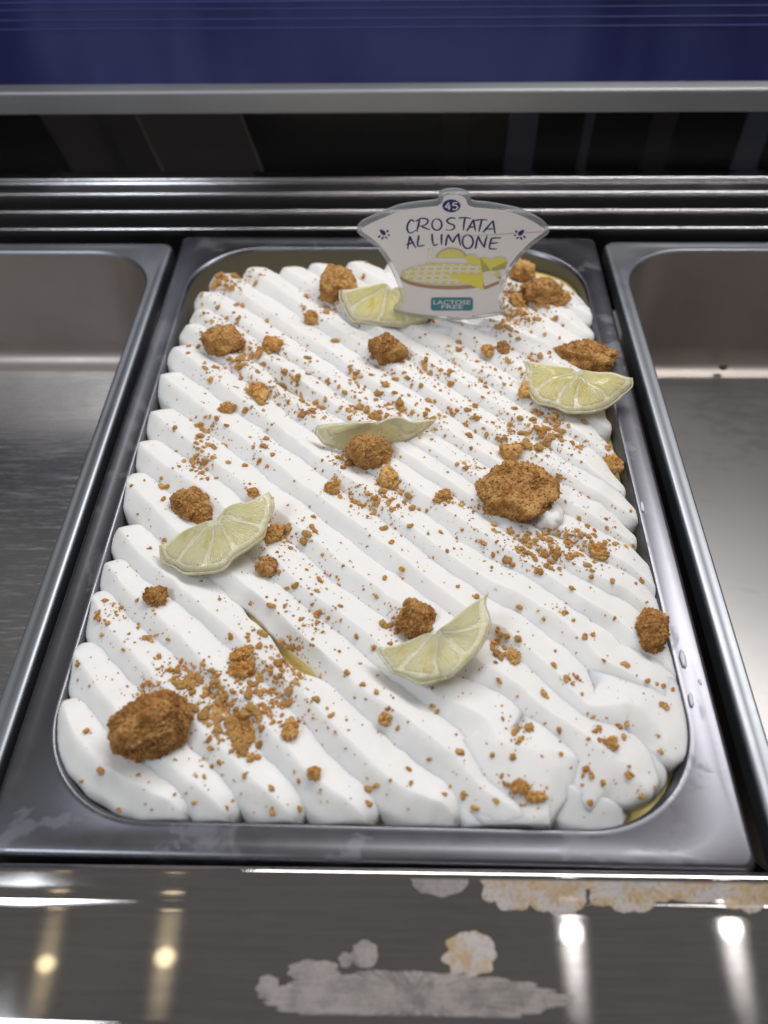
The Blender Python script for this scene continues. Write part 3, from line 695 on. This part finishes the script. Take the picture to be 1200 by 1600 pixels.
LET = [
 [(380, 232), (362, 222), (345, 242), (339, 270), (348, 291), (366, 293), (388, 279)],
 [(408, 226), (400, 255), (393, 287)], [(388, 230), (420, 214), (450, 220), (452, 238), (430, 253), (403, 258)], [(415, 256), (440, 268), (466, 276)],
 ell(503, 248, 27, 31, 12, -80, 295),
 [(604, 214), (580, 211), (558, 226), (570, 241), (596, 252), (598, 268), (576, 279), (552, 275)],
 [(622, 213), (655, 210), (692, 214)], [(658, 212), (652, 245), (649, 280)],
 [(668, 284), (688, 250), (704, 220)], [(704, 220), (710, 252), (716, 284)], [(682, 264), (714, 260)],
 [(712, 226), (745, 221), (782, 223)], [(750, 223), (742, 255), (735, 287)],
 [(758, 290), (785, 258), (812, 226)], [(812, 226), (818, 262), (824, 298)], [(776, 273), (822, 271)],
 [(354, 312), (348, 345), (342, 382)], [(354, 312), (368, 345), (388, 378)], [(334, 358), (380, 346)],
 [(404, 307), (398, 340), (396, 367)], [(396, 367), (414, 366), (436, 360)],
 [(476, 299), (478, 332), (484, 362)], [(484, 362), (496, 361), (510, 356)],
 [(530, 300), (528, 330), (529, 360)],
 [(552, 364), (556, 332), (565, 302)], [(565, 302), (577, 326), (590, 346)], [(590, 346), (605, 320), (622, 297)], [(622, 297), (626, 330), (634, 364)],
 ell(673, 342, 29, 38, 12, -70, 300),
 [(716, 380), (722, 345), (730, 312)], [(730, 312), (746, 345), (764, 374)], [(764, 374), (770, 340), (780, 308)],
 [(804, 325), (796, 352), (790, 380)], [(790, 380), (812, 382), (834, 381)], [(800, 325), (828, 321), (858, 322)], [(797, 352), (818, 350), (840, 347)],
]
stroke_mesh('title_lettering', LET, .00046, M_NAVY)
bad = [(583+(52 if i % 2 else 47)*math.cos(i*math.pi/20), 145+(37 if i % 2 else 33)*math.sin(i*math.pi/20)) for i in range(40)]
badge = slab('number_badge', [S(*p) for p in bad], .00045, .0006, M_NAVY, card)
stroke_mesh('number_lettering', [[(570, 126), (559, 140), (549, 152)], [(549, 153), (579, 153)], [(571, 138), (570, 166)], [(617, 127), (594, 127)], [(594, 127), (592, 143)], [(592, 143), (607, 141), (617, 152), (608, 164), (589, 163)]],   .00040, M_WHT, .00065, badge, False)
def orn(cx, cy, m):
    o = []
    def ovs(x, y, rx, ry, a, tear=0):
        r = []
        for i in range(16):
            t = i*math.pi/8; X = rx*math.cos(t); Yv = ry*math.sin(t)*(1-tear*math.cos(t)); r.append((cx+m*(x+X*math.cos(a)-Yv*math.sin(a)), cy+y+X*math.sin(a)+Yv*math.cos(a)))
        return r
    return [ovs(-6, -6, 21, 11, .75, -.35), ovs(22, -12, 7, 6, 0), ovs(-24, 18, 9, 5, -.7), ovs(-6, 26, 10, 5, -.9), ovs(14, 24, 9, 4, .5), ovs(28, 10, 8, 3.5, 0)]
def flat(name, polys, mats, parent, z0=ZP):
    vs, fs, mi = [], [], []; z = z0
    for poly, m in polys:
        k0 = len(vs); vs += [(*S(*p), z) for p in poly]; fs.append(tuple(range(k0, len(vs)))); mi.append(m); z += .000004
    m = mesh(name, vs, fs, False, mi)
    for p in m.polygons: 
        if p.normal.z < 0: p.flip()
    return obj(name, m, mats, parent)
for m_, c in ((1, (210, 296)), (-1, (962, 298))): flat('ornament', [(q, 0) for q in orn(*c, m_)], [M_NAVY], card)
def E(cx, cy, rx, ry, a0=0, a1=360, n=36, rot=0):
    r = []
    for i in range(n+(1 if a1-a0 < 360 else 0)):
        t = math.radians(a0+(a1-a0)*i/n); x, y = rx*math.cos(t), ry*math.sin(t); r.append((cx+x*math.cos(rot)-y*math.sin(rot), cy+x*math.sin(rot)+y*math.cos(rot)))
    return r
PM = [plain('print_crust', (.46, .28, .18), .5), plain('print_yellow', (.85, .74, .20), .5), plain('print_cream', (.70, .66, .50), .5), plain('print_pale', (.88, .84, .72), .5), plain('print_lemon', (.88, .78, .12), .5), plain('print_shade', (.50, .45, .14), .5)]
pol = [(E(578, 540, 278, 66), 0), (E(578, 522, 276, 64), 2), (E(578, 519, 262, 56), 1)]
for i in range(-5, 6):
    x = 578+i*46; h = 55*math.sqrt(max(0, 1-((x-578)/262)**2)); pol.append(([(x-8+12, 519-h), (x+8+12, 519-h), (x+10-14, 519+h), (x-10-14, 519+h)], 3))
for j in (-36, -12, 14, 38):
    w = 258*math.sqrt(max(0, 1-(j/58)**2)); pol.append(([(578-w, 514+j), (578, 508+j), (578+w, 514+j), (578+w, 524+j), (578, 519+j), (578-w, 524+j)], 3))
pol += [(E(583, 432, 84, 56, 180, 360), 5), (E(583, 432, 76, 50, 180, 360), 2)]
for i in range(6): 
    a = 180+i*30+4; pol.append((([(583, 430)]+[(583+68*math.cos(math.radians(a+22*t/4)), 430+44*math.sin(math.radians(a+22*t/4))) for t in range(5)]), 4))
pol += [([(552, 522), (640, 512), (760, 520), (765, 545), (752, 608), (640, 560)], 4), ([(552, 522), (640, 512), (760, 520), (690, 532)], 1), ([(760, 522), (765, 500), (850, 548), (852, 560), (765, 606)], 3), ([(765, 606), (758, 590), (850, 555), (845, 575)], 0)]
pol += [(E(700, 440, 42, 26, rot=.3), 1), (E(762, 458, 34, 30, rot=-.4), 4), ([(740, 425), (800, 500), (752, 512)], 5), (E(835, 462, 55, 34, rot=-.2), 1), (E(840, 466, 40, 24, rot=-.2), 4), ([(800, 490), (890, 450), (880, 490), (815, 505)], 5)]
rr = random.Random(3)
for _ in range(26): pol.append((E(rr.uniform(440, 500), rr.uniform(380, 470), rr.uniform(2, 5), rr.uniform(2, 4), n=8), 1))
flat('tart_picture', pol, PM, card)
tag_ = [(470+10, 650), (692, 650), (702, 660), (702, 712), (692, 722), (480, 722), (470, 712), (470, 660)]
tl = slab('dietary_tag', [S(*p) for p in tag_], .00045, .0006, M_TEAL, card)
def text(name, body, c0, c1, z, mat, parent):
    cu = bpy.data.curves.new(name, 'FONT'); cu.body = body; cu.size = 1; cu.offset = .012
    t = bpy.data.objects.new(name, cu); COL.objects.link(t); bpy.context.view_layer.update()
    m = bpy.data.meshes.new_from_object(t.evaluated_get(bpy.context.evaluated_depsgraph_get())); bpy.data.objects.remove(t)
    xs = [v.co.x for v in m.vertices]; ys = [v.co.y for v in m.vertices]
    a, b = S(c0[0], c1[1]), S(c1[0], c0[1])
    for v in m.vertices:
        fx = (v.co.x-min(xs))/(max(xs)-min(xs)); fy = (v.co.y-min(ys))/(max(ys)-min(ys)); v.co = (a.x+(b.x-a.x)*fx, a.y+(b.y-a.y)*fy, z)
    return obj(name, m, mat, parent)
text('tag_lettering', 'LACTOSE', (484, 664), (690, 688), .00066, M_WHT, tl)
text('tag_lettering', 'FREE', (528, 691), (648, 711), .00066, M_WHT, tl)

# ------------------------------------------------------------------ stains on the front edge, speck in the right pan
def frost(name, a, b, c, dens=.75, scale=1.0):
    g = N(name); w = g.coord(); n = g.noise(w, 900*scale, 5, .75); n2 = g.noise(w, 110, 4, .6)
    uv = g.coord((1, 1, 1), out='UV'); ray_ = g.noise(g.coord((2.5, 170, 1), out='UV'), 1.0, 4, .65)
    mx = g.n('Math', operation='ADD'); g.l(n2, mx.inputs[0]); g.l(ray_, mx.inputs[1])
    g.to(g.ramp(mx.outputs[0], [(.7, a), (1.0, b), (1.0, c)]), 'Base Color'); g.set(Roughness=.55, Metallic=.25)
    al = g.n('Math', operation='ADD'); g.l(n, al.inputs[0]); g.l(ray_, al.inputs[1])
    g.to(g.ramp(al.outputs[0], [(.6, dens*.2), (1.05, dens)]), 'Alpha'); g.to(g.bump(n, .3, .0002), 'Normal'); return g.m
M_FR = frost('dried_milk_stain', (.20, .175, .165), (.38, .345, .325), (.46, .41, .39), .70)
M_FR2 = frost('iridescent_water_stain', (.42, .28, .19), (.64, .47, .26), (.60, .55, .54), .78)
def plate_z(y): 
    for y0, z0, y1, z1 in ((-.1845, .0016, -.188, .00115), (-.188, .00115, -.1914, .0008), (-.1914, .0008, -.195, .00055), (-.195, .0005, -.2216, .0005)):
        if y <= y0 and y >= y1: return z0+(z1-z0)*(y-y0)/(y1-y0)
    return .0016 if y > -.1845 else .0005
def stain(cu, cv, ru, rv, lob, seed, mat, clip=None, amp=.14):
    rs = random.Random(seed); nT = 240; vs, fs, uvs = [], [], []; nR = 8
    c = P(cu, cv, 0)
    for i in range(nR+1):
        for j in range(nT):
            t = 2*math.pi*j/nT; k = 1+amp*abs(math.sin(t*lob/2+seed))*.8+amp*noise.noise((math.cos(t)*2.2, math.sin(t)*2.2, seed))*1.6+.03*noise.noise((t*9, seed, 1))+.045*abs(noise.noise((t*26, seed, 4)))
            f = i/nR
            u = cu+ru*k*f*math.cos(t); v = cv+rv*k*f*math.sin(t)
            if clip: v = max(v, clip)
            p = P(u, v, .0005); p.y = min(p.y, -.1850); p.y = max(p.y, -.2213); p.z = plate_z(p.y)+.00022-.00014*f; vs.append(p); uvs.append((f, j/nT))
    for i in range(nR):
        for j in range(nT): a = i*nT+j; b = i*nT+(j+1) % nT; fs.append((a, b, b+nT, a+nT))
    m = mesh('water_stain', vs, fs); u_ = m.uv_layers.new(name='UVMap')
    for p in m.polygons:
        if p.normal.z < 0: p.flip()
    for lp in m.loops: u_.data[lp.index].uv = uvs[lp.vertex_index]
    obj('water_stain', m, mat, front)
stain(735, 1490, 38, 32, 9, 1.1, M_FR2)
stain(686, 1374, 40, 26, 7, 2.2, M_FR)
stain(800, 1372, 50, 46, 9, 3.1, M_FR2); stain(872, 1374, 54, 48, 9, 4.4, M_FR2); stain(985, 1374, 66, 50, 10, 5.2, M_FR2); stain(1085, 1372, 56, 36, 8, 6.7, M_FR2); stain(1180, 1374, 56, 48, 8, 7.7, M_FR2)
stain(645, 1560, 222, 38, 21, 8.3, M_FR, amp=.10)
stain(419, 1543, 16, 18, 7, 9.5, M_FR); stain(490, 1518, 38, 17, 9, 10.1, M_FR); stain(540, 1500, 10, 11, 5, 11.7, M_FR); stain(570, 1491, 19, 20, 7, 12.9, M_FR)

dd_ = ray(1130, 573); tt = (.1520-EYE.y)/dd_.y; sp = EYE+dd_*tt
bm = blob(3, 5.1, .15, .05)
for q in bm.verts: q.co = Vector((q.co.x*.0030, q.co.y*.0016, q.co.z*.0026))
o = obj('sauce_speck', bm_mesh(bm, 'sauce_speck'), plain('brown_sauce', (.16, .10, .05), .3), label='small brown speck stuck to the back wall of the right pan', cat='speck'); o.location = sp
